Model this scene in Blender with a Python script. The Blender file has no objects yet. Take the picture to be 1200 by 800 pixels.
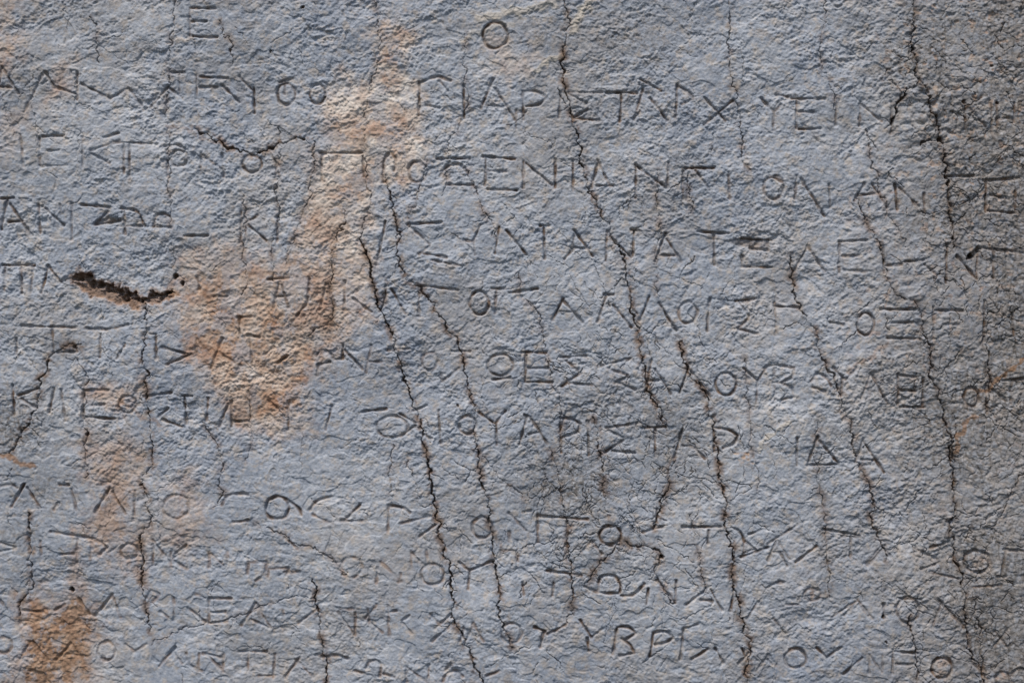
import bpy, math, random
import numpy as np

# ------------------------------------------------------------------ camera, sky, sun, exposure
sc = bpy.context.scene
W, H = 1.2, 0.8                       # the photographed piece of the face, metres
SUN_EL, SUN_AZ = 62.0, -25.0          # degrees; azimuth measured from straight in front, minus = viewer's left
cam_d = bpy.data.cameras.new('camera'); cam = bpy.data.objects.new('camera', cam_d)
sc.collection.objects.link(cam); sc.camera = cam
cam_d.lens = 50; cam_d.sensor_width = 36
CAM_DIST = W * 50 / 36
cam.location = (0, -CAM_DIST, 0.9); cam.rotation_euler = (math.radians(90), 0, 0)
cam_d.clip_start = 0.05; cam_d.clip_end = 100

el, az = math.radians(SUN_EL), math.radians(SUN_AZ)
to_sun = (math.sin(az) * math.cos(el), -math.cos(az) * math.cos(el), math.sin(el))
world = bpy.data.worlds.new('World'); sc.world = world; world.use_nodes = True
wn = world.node_tree.nodes; wl = world.node_tree.links
sky = wn.new('ShaderNodeTexSky'); sky.sky_type = 'NISHITA'; sky.sun_disc = False
sky.sun_elevation = el; sky.sun_rotation = math.atan2(to_sun[0], to_sun[1])
wl.new(sky.outputs[0], wn['Background'].inputs[0]); wn['Background'].inputs[1].default_value = 0.12
sun_d = bpy.data.lights.new('sun', 'SUN'); sun = bpy.data.objects.new('sun', sun_d)
sc.collection.objects.link(sun)
sun_d.energy = 2.8; sun_d.angle = math.radians(14); sun_d.color = (1.0, 0.93, 0.83)
from mathutils import Vector
sun.rotation_euler = Vector(to_sun).to_track_quat('Z', 'Y').to_euler()
sc.view_settings.view_transform = 'Standard'; sc.view_settings.look = 'None'
sc.view_settings.exposure = 0.25; sc.view_settings.gamma = 1.0

# ------------------------------------------------------------------ numeric helpers (1 unit here = 1 mm of stone)
STEP = 0.7
MX, MY = 230, 150
x0, x1, y0, y1 = -MX, 1200 + MX, -MY, 800 + MY
NX = int((x1 - x0) / STEP) + 1; NY = int((y1 - y0) / STEP) + 1
gx = (x0 + np.arange(NX) * STEP).astype(np.float32); gy = (y0 + np.arange(NY) * STEP).astype(np.float32)
X, Y = np.meshgrid(gx, gy)
rng = np.random.default_rng(7); random.seed(7)

def perlin(x, y, seed):
    r = np.random.default_rng(seed)
    p = r.permutation(256).astype(np.int32); p = np.concatenate([p, p])
    a = r.random(256).astype(np.float32) * 2 * np.pi
    gxv, gyv = np.cos(a), np.sin(a)
    xf = np.floor(x); yf = np.floor(y)
    xi = xf.astype(np.int32) & 255; yi = yf.astype(np.int32) & 255
    fx = (x - xf).astype(np.float32); fy = (y - yf).astype(np.float32)
    u = fx * fx * fx * (fx * (fx * 6 - 15) + 10); v = fy * fy * fy * (fy * (fy * 6 - 15) + 10)
    def g(ix, iy, dx, dy):
        h = p[p[ix & 255] + (iy & 255)]
        return gxv[h] * dx + gyv[h] * dy
    n00 = g(xi, yi, fx, fy); n10 = g(xi + 1, yi, fx - 1, fy)
    n01 = g(xi, yi + 1, fx, fy - 1); n11 = g(xi + 1, yi + 1, fx - 1, fy - 1)
    return ((n00 + u * (n10 - n00)) * (1 - v) + (n01 + u * (n11 - n01)) * v) * 1.5

def fbm(x, y, wl_, seed, octv=4, gain=0.5):
    s = 0; a = 1.0
    for i in range(octv):
        s = s + a * perlin(x / wl_, y / wl_, seed + i * 17); a *= gain; wl_ *= 0.5
    return s

def smooth(e0, e1, x):
    t = np.clip((x - e0) / (e1 - e0), 0, 1); return t * t * (3 - 2 * t)

def seg_dist(a, b, pad):
    """distance field of one segment on its own window of the grid"""
    (ax, ay), (bx, by) = a, b
    i0 = max(0, int((min(ax, bx) - pad - x0) / STEP)); i1 = min(NX, int((max(ax, bx) + pad - x0) / STEP) + 2)
    j0 = max(0, int((min(ay, by) - pad - y0) / STEP)); j1 = min(NY, int((max(ay, by) + pad - y0) / STEP) + 2)
    if i0 >= i1 or j0 >= j1: return None
    px = X[j0:j1, i0:i1] - ax; py = Y[j0:j1, i0:i1] - ay
    dx, dy = bx - ax, by - ay; L = dx * dx + dy * dy + 1e-9
    t = np.clip((px * dx + py * dy) / L, 0, 1)
    return (slice(j0, j1), slice(i0, i1)), np.hypot(px - t * dx, py - t * dy), t

def poly_mask(pts, soft, warp=0, seed=1, wlen=30):
    """signed soft mask of a polygon, edge roughened by noise"""
    P = np.array(pts, np.float32)
    i0 = max(0, int((P[:, 0].min() - 60 - x0) / STEP)); i1 = min(NX, int((P[:, 0].max() + 60 - x0) / STEP) + 2)
    j0 = max(0, int((P[:, 1].min() - 60 - y0) / STEP)); j1 = min(NY, int((P[:, 1].max() + 60 - y0) / STEP) + 2)
    sl = (slice(j0, j1), slice(i0, i1)); x = X[sl]; y = Y[sl]
    if warp:
        x = x + warp * fbm(x, y, wlen, seed, 4, .6); y = y + warp * fbm(X[sl], Y[sl], wlen, seed + 5, 4, .6)
    d = np.full(x.shape, 1e9, np.float32); ins = np.zeros(x.shape, bool)
    n = len(P)
    for k in range(n):
        ax, ay = P[k]; bx, by = P[(k + 1) % n]
        dx, dy = bx - ax, by - ay
        t = np.clip(((x - ax) * dx + (y - ay) * dy) / (dx * dx + dy * dy + 1e-9), 0, 1)
        d = np.minimum(d, np.hypot(x - ax - t * dx, y - ay - t * dy))
        c = ((ay > y) != (by > y)) & (x < (bx - ax) * (y - ay) / (by - ay + 1e-9) + ax)
        ins ^= c
    sd = np.where(ins, d, -d)
    return sl, smooth(-soft, soft, sd), sd

# ------------------------------------------------------------------ the inscription, stroke by stroke
def rounded(p):
    """corner cutting, so bowls are curves; sharp corners of a letter stay"""
    for _ in range(2):
        if len(p) < 3: return p
        q = [p[0]]
        for a, b, c in zip(p[:-2], p[1:-1], p[2:]):
            d1 = math.atan2(b[1] - a[1], b[0] - a[0]); d2 = math.atan2(c[1] - b[1], c[0] - b[0])
            t = abs((d2 - d1 + math.pi) % (2 * math.pi) - math.pi)
            if t < 1.25: q += [tuple(.25 * i + .75 * j for i, j in zip(a, b)), tuple(.75 * i + .25 * j for i, j in zip(b, c))]
            else: q.append(b)
        p = q + [p[-1]]
    return p
LET = []            # one entry per letter: list of (strength, polyline in mm)
def S(ox, oy, k, *letters):
    for L in letters:
        out = []
        for st in L:
            s = st[0]
            if st[1] == 'o':
                cx, cy, rx, ry = st[2:6]
                a0 = random.uniform(0, 6.28)
                pts = []
                for i in range(17):
                    a = a0 + i / 16 * 2 * math.pi
                    q = 1 + random.uniform(-.06, .06) * (0 if i in (0, 16) else 1)
                    pts.append((cx + rx * q * math.cos(a), cy + ry * q * math.sin(a)))
            else:
                pts = list(zip(st[1::2], st[2::2]))
            out.append((min(1.15, .42 + .62 * s), rounded([(ox + px / k, oy + py / k) for px, py in pts])))
        LET.append(out)
# first rows
S(0, 0, 4, [(.9, 890, 40, 1010, 42), (.8, 900, 103, 970, 100), (1.1, 905, 172, 1020, 177), (.4, 890, 45, 890, 170)])
S(300, 0, 4, [(.95, 'o', 1122, 165, 62, 62)])
S(900, 0, 4, [(.4, 300, 10, 315, 32, 335, 35, 365, 5)])
S(0, 60, 3,
  [(.8, -5, 140, 8, 60), (.9, 12, 62, 65, 150), (.6, -5, 125, 45, 130)],
  [(.35, 85, 215, 150, 85), (.9, 160, 75, 190, 125), (.7, 190, 125, 265, 150), (.5, 270, 75, 270, 170)],
  [(.8, 285, 115, 385, 165), (.6, 385, 165, 450, 130), (.6, 450, 130, 497, 190)],
  [(.5, 530, 195, 590, 125), (.5, 590, 125, 640, 165)],
  [(.6, 600, 75, 645, 75), (.6, 630, 75, 630, 150)],
  [(.4, 690, 85, 690, 165), (.8, 700, 90, 800, 95), (.3, 700, 125, 760, 125)],
  [(.9, 780, 120, 840, 180), (.6, 840, 90, 890, 140), (.9, 890, 130, 893, 215)],
  [(.7, 'o', 1005, 150, 33, 38), (.4, 1000, 120, 1000, 150), (.5, 980, 110, 1025, 95)],
  [(.8, 'o', 1115, 150, 27, 34)],
  [(1.0, 72, 295, 82, 405)],
  [(1.0, 138, 305, 140, 400), (.8, 150, 300, 225, 297), (.5, 145, 350, 205, 350), (.4, 145, 405, 235, 402)],
  [(.6, 290, 305, 290, 405), (.6, 320, 350, 420, 315), (1.1, 365, 305, 415, 288), (.5, 320, 360, 385, 395)],
  [(.8, 400, 320, 530, 325), (.5, 435, 325, 435, 430), (.5, 455, 325, 455, 450)],
  [(.7, 585, 345, 590, 440), (1.0, 580, 335, 620, 325, 650, 345), (.5, 'o', 628, 375, 30, 28)],
  [(.4, 705, 360, 705, 430), (.5, 710, 365, 785, 420), (.4, 780, 360, 785, 440)],
  [(.7, 'o', 885, 395, 35, 32)],
  [(.4, 945, 350, 975, 400), (.4, 970, 400, 968, 450)])
S(400, 60, 3,
  [(.9, 275, 110, 272, 225), (.8, 280, 110, 340, 85, 385, 105), (.4, 300, 190, 345, 200), (.4, 345, 105, 375, 140)],
  [(.9, 430, 120, 432, 235)],
  [(.8, 535, 100, 490, 200), (.8, 540, 130, 610, 240), (.35, 510, 190, 585, 195)],
  [(1., 638, 140, 640, 240), (.9, 640, 142, 690, 138, 718, 165, 700, 190, 650, 195)],
  [(1., 770, 145, 765, 235)],
  [(.6, 800, 145, 920, 145), (.8, 800, 150, 865, 185), (1., 865, 205, 815, 235), (.8, 815, 235, 905, 243)],
  [(1., 930, 145, 1040, 147), (.8, 985, 150, 980, 245)],
  [(.6, 1060, 135, 1030, 240), (.9, 1050, 100, 1125, 140), (.7, 1085, 165, 1145, 245), (1., 1030, 235, 1050, 210)],
  [(.8, 1180, 120, 1175, 240), (.7, 1180, 125, 1225, 145, 1235, 170, 1195, 190)],
  [(.7, -75, 358, 75, 358), (.8, 75, 370, 80, 440), (.4, -70, 360, -70, 450)],
  [(.6, 150, 460, 145, 380, 175, 355, 195, 385, 185, 420)],
  [(.7, 'o', 268, 425, 33, 37)],
  [(.8, 335, 378, 450, 378), (.6, 345, 440, 370, 400, 420, 395, 445, 430), (1., 370, 470, 462, 470)],
  [(.7, 508, 370, 505, 470), (1., 500, 370, 610, 380), (.35, 510, 420, 580, 425), (1., 515, 486, 615, 490)],
  [(.7, 640, 390, 640, 480), (1., 650, 395, 740, 470), (.8, 752, 380, 752, 480)],
  [(.9, 815, 385, 815, 490)],
  [(.8, 905, 390, 878, 480), (.9, 900, 380, 945, 475), (.9, 900, 473, 955, 473)],
  [(.7, 1035, 400, 1035, 515), (.8, 1040, 405, 1140, 480), (.6, 1150, 395, 1145, 480)])
S(800, 60, 3,
  [(.7, 75, 165, 150, 245), (.9, 175, 175, 75, 260)],
  [(.6, 275, 165, 320, 215), (.4, 320, 215, 318, 280), (.3, 345, 190, 320, 215)],
  [(.5, 330, 155, 370, 160), (.9, 385, 168, 500, 168), (.5, 400, 170, 400, 270), (1., 410, 275, 485, 272), (.3, 405, 215, 460, 215)],
  [(.5, 540, 170, 540, 260), (.8, 625, 185, 700, 245), (.4, 625, 180, 625, 260), (.6, 735, 180, 735, 290)],
  [(.7, 990, 190, 990, 270), (.5, 1000, 200, 1060, 265), (.7, 1080, 190, 1085, 290)],
  [(.8, 1165, 185, 1165, 250), (.6, 1100, 180, 1105, 260), (.4, 1105, 240, 1165, 235)],
  [(1., -10, 412, 110, 412), (.8, 0, 415, 0, 520)],
  [(.6, 45, 420, 95, 490), (.5, 160, 430, 165, 520)],
  [(.9, 285, 460, 310, 440, 350, 460), (.5, 'o', 320, 480, 35, 42)],
  [(.6, 400, 440, 395, 520), (.7, 415, 450, 500, 580), (.4, 515, 470, 520, 550)])
S(800, 210, 3,
  [(.8, 620, 55, 690, 50), (.7, 640, 15, 605, 75), (.8, 665, 15, 720, 100)],
  [(1., 750, 20, 755, 105), (.6, 765, 30, 830, 95), (.5, 850, 50, 852, 115)],
  [(1.1, 935, 40, 940, 150), (1., 925, -10, 1023, -12)],
  [(1.1, 1070, 0, 1068, 115), (1., 1060, 5, 1185, -5), (.8, 1085, 55, 1150, 70), (1.2, 1075, 110, 1170, 118), (.7, 1170, 40, 1172, 115)])
# third and fourth rows
S(0, 210, 3,
  [(.9, 25, 65, 0, 175), (1., 35, 90, 100, 190), (.9, 25, 150, 75, 147), (1., 0, 68, 45, 65)],
  [(.9, 135, 90, 138, 190), (.9, 148, 95, 220, 160), (.5, 210, 90, 215, 120)],
  [(.5, 250, 90, 250, 210)],
  [(.9, 285, 90, 380, 98), (.6, 330, 160, 375, 115), (1.2, 335, 160, 420, 145)],
  [(.9, 425, 105, 490, 110, 500, 150, 510, 165), (.5, 438, 110, 438, 190), (.4, 440, 165, 500, 165)],
  [(.9, 540, 165, 545, 130, 575, 120, 595, 130), (.3, 540, 165, 600, 170)],
  [(1., 650, 200, 730, 198)],
  [(.7, 845, 115, 845, 220)],
  [(.7, 865, 150, 905, 125), (1., 865, 155, 935, 215), (.5, 858, 130, 862, 200)],
  [(.5, 975, 130, 972, 220)],
  [(1., 5, 302, 115, 302), (.7, 70, 305, 75, 400), (.4, 15, 305, 15, 390), (.4, 110, 310, 105, 400)],
  [(.8, 165, 305, 145, 400), (.8, 170, 310, 210, 360)],
  [(.9, 940, 352, 1015, 348)],
  [(.4, 690, 345, 700, 385), (.5, 750, 412, 795, 412)])
S(300, 200, 4,
  [(.6, 250, 510, 240, 620), (.7, 240, 620, 190, 680)],
  [(.6, 415, 520, 415, 650), (.5, 430, 590, 500, 545), (.7, 455, 600, 540, 660)],
  [(.8, 610, 520, 605, 620), (.8, 635, 555, 700, 670), (.7, 605, 620, 580, 660)],
  [(.9, 770, 540, 945, 560), (.5, 765, 545, 765, 680)])
S(400, 210, 3,
  [(.7, 155, 150, 125, 300)],
  [(1., 235, 160, 350, 152), (.5, 240, 165, 310, 230), (.5, 310, 235, 275, 265), (.8, 290, 262, 370, 275), (.5, 320, 285, 420, 305)],
  [(.9, 490, 160, 465, 215), (.6, 465, 215, 470, 265), (.5, 430, 215, 470, 220)],
  [(.8, 555, 170, 540, 260), (1., 580, 180, 650, 265)],
  [(1.1, 712, 165, 715, 280), (.9, 700, 165, 728, 165)],
  [(1., 818, 180, 885, 270), (1., 820, 240, 785, 280), (.8, 820, 240, 875, 245), (.3, 822, 185, 812, 240)],
  [(.9, 935, 180, 930, 285), (1.1, 945, 200, 1020, 275), (.9, 1030, 180, 1025, 270), (.7, 1020, 178, 1050, 180)],
  [(1.1, 1140, 190, 1105, 290), (.9, 1145, 210, 1195, 290), (.8, 1120, 268, 1175, 268)],
  [(.9, 'o', 485, 435, 35, 42)],
  [(.7, 530, 385, 575, 385), (.9, 590, 400, 690, 385), (.4, 545, 390, 540, 470)])
S(600, 200, 4,
  [(.8, 240, 600, 190, 700), (.7, 240, 610, 330, 710), (.35, 215, 660, 290, 660)],
  [(.9, 440, 590, 400, 710), (.7, 435, 580, 475, 582)],
  [(.8, 475, 630, 560, 735), (.8, 645, 590, 600, 700)],
  [(.9, 690, 620, 770, 750)],
  [(.7, 'o', 825, 665, 45, 50)],
  [(1., 928, 600, 915, 750)],
  [(1., 1050, 610, 1140, 600), (.9, 1060, 740, 1150, 765), (.5, 1070, 620, 1110, 680), (.6, 1110, 690, 1065, 735)],
  [(1.1, 870, 285, 1015, 295), (1.1, 948, 300, 950, 440)],
  [(.9, 1080, 320, 1220, 325), (1.2, 1120, 365, 1200, 372), (.9, 1085, 450, 1220, 452), (.7, 1080, 400, 1080, 450)])
S(800, 210, 3,
  [(.5, 440, 235, 395, 320), (.6, 440, 235, 500, 325)],
  [(.9, 550, 220, 645, 215), (.6, 552, 225, 550, 325), (.6, 570, 320, 645, 325), (.4, 560, 270, 620, 270)],
  [(1., 705, 235, 708, 330), (.6, 710, 305, 770, 300)],
  [(.7, 780, 290, 845, 285), (.7, 850, 300, 890, 335)],
  [(1.1, 930, 230, 925, 365), (1., 965, 270, 1035, 350), (1.2, 1040, 245, 1035, 350)],
  [(1., 1045, 240, 1200, 260), (.9, 1095, 250, 1095, 345)])
S(900, 200, 4,
  [(.6, 35, 620, 40, 770), (.8, 40, 637, 150, 640)],
  [(.9, 'o', 457, 720, 40, 52)],
  [(1.1, 530, 650, 690, 650), (.7, 580, 715, 690, 712), (1., 560, 785, 715, 788)],
  [(1., 775, 640, 775, 790), (1., 780, 655, 910, 655), (.5, 820, 720, 890, 720)],
  [(1., 1015, 610, 1015, 800)],
  [(1., 1150, 670, 1155, 770)],
  [(.5, 290, 710, 355, 722)])
# fifth and sixth rows
S(0, 360, 3,
  [(.9, 55, 110, 55, 165)],
  [(.8, 185, 80, 188, 160), (.9, 200, 160, 270, 155, 262, 140)],
  [(.9, 75, 66, 265, 72)], [(.6, 300, 75, 380, 80, 450, 60), (.8, 350, 95, 350, 175)],
  [(.7, 440, 130, 410, 180)],
  [(.7, 528, 95, 550, 95), (.8, 548, 95, 550, 180)],
  [(.6, 570, 140, 660, 165), (.9, 590, 200, 670, 165)],
  [(.8, 780, 110, 740, 215), (.7, 785, 170, 845, 205)],
  [(1., 870, 100, 910, 105), (.6, 875, 110, 885, 205)],
  [(1., 1010, 170, 975, 195), (.5, 930, 165, 960, 140)],
  [(1.1, 45, 275, 50, 375), (1., 65, 310, 135, 285), (.9, 75, 320, 130, 355)],
  [(.9, 190, 285, 175, 370), (.5, 215, 290, 230, 400)],
  [(1.1, 293, 290, 293, 390), (1.1, 293, 292, 380, 290), (1., 325, 345, 365, 342), (.9, 300, 385, 400, 392)],
  [(.9, 'o', 447, 340, 30, 30)],
  [(1., 505, 315, 600, 300), (.8, 590, 355, 555, 385), (.8, 570, 395, 640, 420)],
  [(1.1, 640, 312, 675, 312), (1.1, 647, 312, 653, 410)],
  [(.7, 730, 320, 725, 400), (.7, 800, 340, 770, 420)], [(.7, 812, 330, 812, 420), (.8, 815, 402, 860, 402)],
  [(.7, 1013, 335, 1012, 430), (.4, 940, 330, 970, 350)],
  [(.8, 1165, 350, 1145, 430)])
S(300, 400, 4,
  [(.7, 280, 70, 300, 40, 345, 45, 365, 85), (.7, 290, 110, 285, 160), (.6, 290, 110, 345, 95)],
  [(.9, 408, 15, 405, 80), (.6, 365, 85, 408, 80), (.7, 415, 40, 500, 130)],
  [(.5, 540, 20, 515, 140), (.4, 530, 95, 590, 95)],
  [(.8, 620, 40, 720, 35)],
  [(.7, 'o', 815, 92, 38, 42)],
  [(.5, 865, 150, 870, 190, 950, 125)],
  [(.6, 915, 45, 1005, 48)],
  [(.7, 'o', 1145, 110, 60, 50), (1., 1110, 180, 1190, 170)],
  [(.9, 495, 330, 610, 315)], [(.6, 'o', 640, 400, 75, 50)],
  [(1., 740, 325, 800, 300), (.8, 675, 340, 745, 380), (.9, 745, 395, 680, 445), (.6, 775, 430, 820, 455)],
  [(.9, 855, 325, 865, 475)],
  [(.6, 'o', 990, 390, 40, 45)],
  [(1., 1050, 335, 1120, 385), (1., 1170, 325, 1125, 380), (1., 1125, 385, 1128, 485)])
S(600, 400, 4,
  [(1., 45, 50, 160, 55), (1., 65, 50, 62, 190), (1., 70, 190, 190, 190), (.6, 70, 125, 170, 125)],
  [(1.2, 230, 75, 345, 68), (.6, 245, 85, 310, 135), (.9, 320, 150, 235, 210), (.9, 270, 195, 375, 203)],
  [(1.1, 420, 115, 555, 80), (1., 450, 125, 540, 160), (.9, 540, 165, 480, 195), (1.1, 490, 190, 575, 225)],
  [(1.1, 655, 90, 625, 235), (.8, 670, 130, 745, 245), (.7, 640, 185, 700, 180)],
  [(1.1, 835, 105, 785, 240), (.7, 840, 140, 930, 260)],
  [(.85, 'o', 1003, 200, 48, 53)],
  [(.8, 1085, 125, 1150, 185), (.8, 1190, 125, 1150, 185), (.6, 1150, 185, 1145, 290)],
  [(1.1, 70, 350, 35, 480), (.8, 60, 345, 85, 350, 165, 480), (.7, 80, 435, 125, 425)],
  [(1.1, 228, 360, 230, 520), (1.1, 228, 360, 280, 360, 322, 385, 310, 430, 235, 448)],
  [(1.2, 355, 375, 360, 530)],
  [(1., 440, 405, 600, 380), (.9, 450, 415, 530, 455), (1., 525, 460, 435, 520), (1.1, 470, 512, 575, 522)],
  [(1.1, 610, 405, 720, 400), (.9, 672, 410, 672, 540)],
  [(1.2, 805, 395, 765, 545), (.8, 860, 500, 905, 550), (.4, 800, 490, 850, 490)],
  [(.8, 945, 405, 950, 520), (1.1, 950, 405, 1010, 410, 1058, 440, 1045, 480, 990, 500)])
S(800, 360, 3,
  [(.9, 285, 215, 320, 200, 390, 215), (.7, 390, 220, 385, 250, 345, 265, 320, 265), (.8, 345, 265, 385, 280, 390, 315, 350, 325), (.4, 320, 210, 325, 320)],
  [(.9, 450, 260, 475, 232, 505, 245, 520, 275), (.8, 455, 280, 500, 297)],
  [(.9, 530, 215, 565, 250), (.8, 610, 215, 570, 255), (.5, 560, 255, 555, 310)],
  [(.6, 660, 235, 625, 320), (.9, 665, 240, 720, 340)],
  [(1.1, 757, 235, 760, 345), (1., 760, 240, 825, 245), (.8, 765, 290, 820, 295), (1., 765, 350, 850, 352)],
  [(.8, 845, 250, 845, 345)],
  [(1.3, 'o', 1018, 315, 27, 33)],
  [(.9, 1070, 270, 1070, 370), (.9, 1095, 290, 1140, 330), (.9, 1160, 260, 1158, 340), (1.1, 1130, 258, 1200, 250)])
S(800, 500, 3,
  [(.8, 402, 40, 402, 135)],
  [(.9, 475, 35, 440, 135), (.9, 480, 50, 550, 130), (1.1, 440, 135, 545, 132)],
  [(.9, 635, 50, 710, 160), (.8, 630, 115, 680, 118), (.5, 635, 45, 610, 120)])
# seventh and eighth rows
S(0, 500, 3,
  [(1.1, 85, 200, 40, 280), (.7, 95, 215, 140, 285), (.6, 0, 210, 40, 200, 60, 215)],
  [(.6, 250, 220, 270, 290), (.8, 210, 205, 240, 205), (.4, 190, 290, 205, 270)],
  [(.9, 385, 215, 335, 300), (.9, 395, 230, 440, 305)],
  [(.5, 475, 225, 470, 330)],
  [(.4, 'o', 620, 280, 45, 42)],
  [(.9, 780, 275, 800, 235, 870, 238), (1.1, 820, 335, 870, 330)],
  [(1.1, 'o', 975, 285, 42, 40)], [(.9, 1000, 255, 1050, 280, 1060, 310)],
  [(.7, 1090, 290, 1110, 260, 1165, 245), (.5, 1100, 310, 1170, 340)])
S(400, 500, 3,
  [(.9, 65, 275, 10, 330), (.7, 0, 330, 70, 330)],
  [(.8, 165, 280, 165, 370), (1., 165, 278, 215, 280, 240, 300)],
  [(.6, 205, 340, 310, 315), (.8, 275, 385, 330, 345)],
  [(.9, 'o', 495, 355, 35, 38)],
  [(1., 590, 305, 650, 365), (.9, 690, 310, 690, 405), (.4, 590, 370, 590, 400)],
  [(.9, 640, 300, 665, 295), (1.1, 700, 315, 865, 325), (1., 795, 330, 795, 420)],
  [(1.2, 'o', 945, 380, 40, 35)],
  [(1.1, 1110, 290, 1105, 350), (.6, 1060, 370, 1130, 350)])
S(600, 600, 4,
  [(1.1, 800, 70, 980, 68), (1.1, 922, 85, 918, 145)],
  [(.9, 1030, 70, 1075, 90, 1090, 140), (.8, 1110, 105, 1165, 85), (.9, 1075, 210, 1200, 165)],
  [(.5, 50, 330, 55, 385), (.7, 195, 330, 190, 390), (.9, 165, 275, 325, 295)],
  [(1.1, 405, 375, 405, 310, 440, 290, 490, 300, 510, 340, 505, 375), (.9, 340, 350, 400, 378, 500, 380), (1.1, 510, 390, 575, 390, 620, 335)],
  [(.8, 640, 360, 630, 430)],
  [(.9, 680, 320, 765, 425), (.6, 770, 320, 765, 420)],
  [(1.1, 930, 345, 815, 435), (.9, 930, 360, 985, 460), (.7, 885, 410, 940, 415)],
  [(.8, 1040, 370, 1025, 460)])
S(900, 600, 4,
  [(1., 130, 235, 230, 160), (.6, 0, 150, 140, 60)], [(.7, 260, 80, 410, 105), (.4, 60, 190, 90, 250), (.5, 390, 110, 390, 200)],
  [(.6, 550, 160, 470, 250)],
  [(1., 760, 165, 850, 140), (.5, 690, 170, 790, 220), (1.1, 800, 235, 720, 265), (1., 760, 280, 890, 310)],
  [(1.35, 'o', 980, 230, 62, 50)],
  [(1.2, 1105, 175, 1195, 180), (1.1, 1110, 180, 1090, 300), (1.1, 1075, 300, 1105, 300)],
  [(1., 960, 350, 1090, 340)],
  [(1., 0, 355, 30, 330, 75, 328)], [(.7, 'o', 205, 385, 40, 30), (1., 85, 430, 145, 432)],
  [(.8, 300, 490, 420, 415), (.6, 420, 410, 490, 500), (.9, 540, 430, 540, 490)],
  [(.8, 'o', 655, 455, 55, 60), (1., 620, 405, 710, 405)],
  [(.7, 800, 410, 915, 530)])
S(0, 600, 4,
  [(.9, 0, 140, 70, 165), (.6, 70, 170, 0, 185)],
  [(.9, 135, 100, 140, 190)], [(.7, 190, 140, 192, 215)],
  [(.9, 240, 90, 440, 125), (.7, 365, 120, 360, 230), (.7, 285, 195, 350, 195)],
  [(1., 440, 130, 480, 140, 500, 165, 470, 195), (.5, 430, 140, 425, 220)],
  [(1.1, 'o', 605, 185, 40, 37)],
  [(1., 720, 150, 715, 250), (.6, 715, 130, 800, 240)],
  [(.9, 870, 155, 820, 195)])
S(0, 640, 3, [(.9, 868, 95, 875, 55, 935, 55, 935, 100)])
S(300, 600, 4,
  [(.8, 0, 230, 50, 240, 45, 290, 0, 320)],
  [(.8, 55, 300, 60, 265, 155, 260, 140, 295)],
  [(.8, 120, 105, 195, 170)],
  [(.95, 'o', 450, 255, 48, 48)],
  [(1., 570, 260, 565, 330), (.6, 585, 230, 680, 320), (.8, 680, 290, 670, 325)],
  [(1.2, 'o', 828, 290, 55, 48)],
  [(.9, 950, 235, 1000, 275), (1., 1000, 275, 1110, 230), (1., 1000, 280, 995, 360)])
# ninth and tenth rows
S(0, 640, 3,
  [(.8, 0, 190, 20, 220)], [(.9, 65, 200, 70, 270), (1., 75, 225, 150, 232)], [(.8, 190, 225, 225, 205)],
  [(1.1, 275, 185, 310, 240), (1.1, 395, 170, 330, 245), (.8, 395, 175, 420, 250)],
  [(.8, 510, 190, 530, 155, 560, 170, 535, 195)],
  [(.6, 610, 180, 610, 260), (.6, 565, 230, 590, 250)],
  [(.6, 660, 190, 690, 165, 720, 180), (.7, 660, 215, 720, 265)],
  [(.7, 735, 185, 735, 270), (1., 735, 183, 815, 183), (1.1, 740, 232, 790, 230), (.9, 740, 270, 800, 262)],
  [(1., 900, 200, 850, 275), (.7, 905, 205, 950, 285), (.7, 885, 255, 945, 285)],
  [(.6, 995, 225, 1000, 290), (.6, 960, 250, 1005, 300)],
  [(1., 1115, 220, 1050, 270)],
  [(1.1, 'o', 10, 348, 30, 28)],
  [(.9, 105, 335, 70, 395), (1.1, 115, 335, 165, 400)],
  [(1., 245, 345, 195, 400), (.7, 255, 350, 270, 385, 230, 380)],
  [(1.2, 'o', 370, 370, 33, 33)],
  [(.8, 440, 345, 475, 370), (.9, 515, 345, 470, 370)],
  [(1.1, 615, 355, 560, 420), (.4, 610, 370, 640, 410)],
  [(.7, 655, 375, 665, 420, 710, 435), (.7, 700, 375, 700, 435)],
  [(.6, 715, 375, 785, 390), (.7, 730, 380, 790, 440), (.6, 785, 380, 785, 440)],
  [(1.2, 840, 370, 935, 370), (.9, 872, 375, 870, 440)], [(.8, 965, 380, 960, 460), (.5, 910, 455, 965, 455)],
  [(1., 1050, 395, 1000, 460), (.6, 1040, 400, 1100, 460)])
S(400, 640, 3,
  [(.6, 0, 215, 45, 220), (.8, 50, 230, 48, 310), (.5, -10, 230, 40, 300)],
  [(.6, 95, 220, 100, 270), (.8, 125, 205, 85, 250), (.7, 100, 265, 145, 300)],
  [(.8, 165, 205, 170, 320), (.6, 160, 230, 195, 225)],
  [(.8, 240, 240, 215, 260), (.9, 215, 265, 250, 305)],
  [(.9, 315, 240, 345, 275), (.9, 385, 240, 330, 285), (.8, 380, 280, 320, 330)],
  [(.9, 430, 285, 420, 330), (.9, 465, 270, 500, 335), (.7, 440, 330, 465, 270)],
  [(1., 'o', 598, 305, 35, 35)],
  [(.9, 680, 285, 715, 300), (1., 790, 275, 725, 310), (1.1, 710, 305, 700, 355)],
  [(1., 840, 260, 880, 320), (.8, 920, 290, 880, 320), (1.1, 865, 325, 870, 370)],
  [(1., 970, 285, 955, 380), (1., 970, 285, 1010, 280, 1035, 305, 1000, 330), (.9, 985, 325, 1020, 345, 1030, 375, 980, 385)],
  [(1., 1098, 305, 1085, 385), (1.1, 1098, 305, 1140, 295, 1165, 320, 1145, 340, 1105, 345)])
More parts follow.
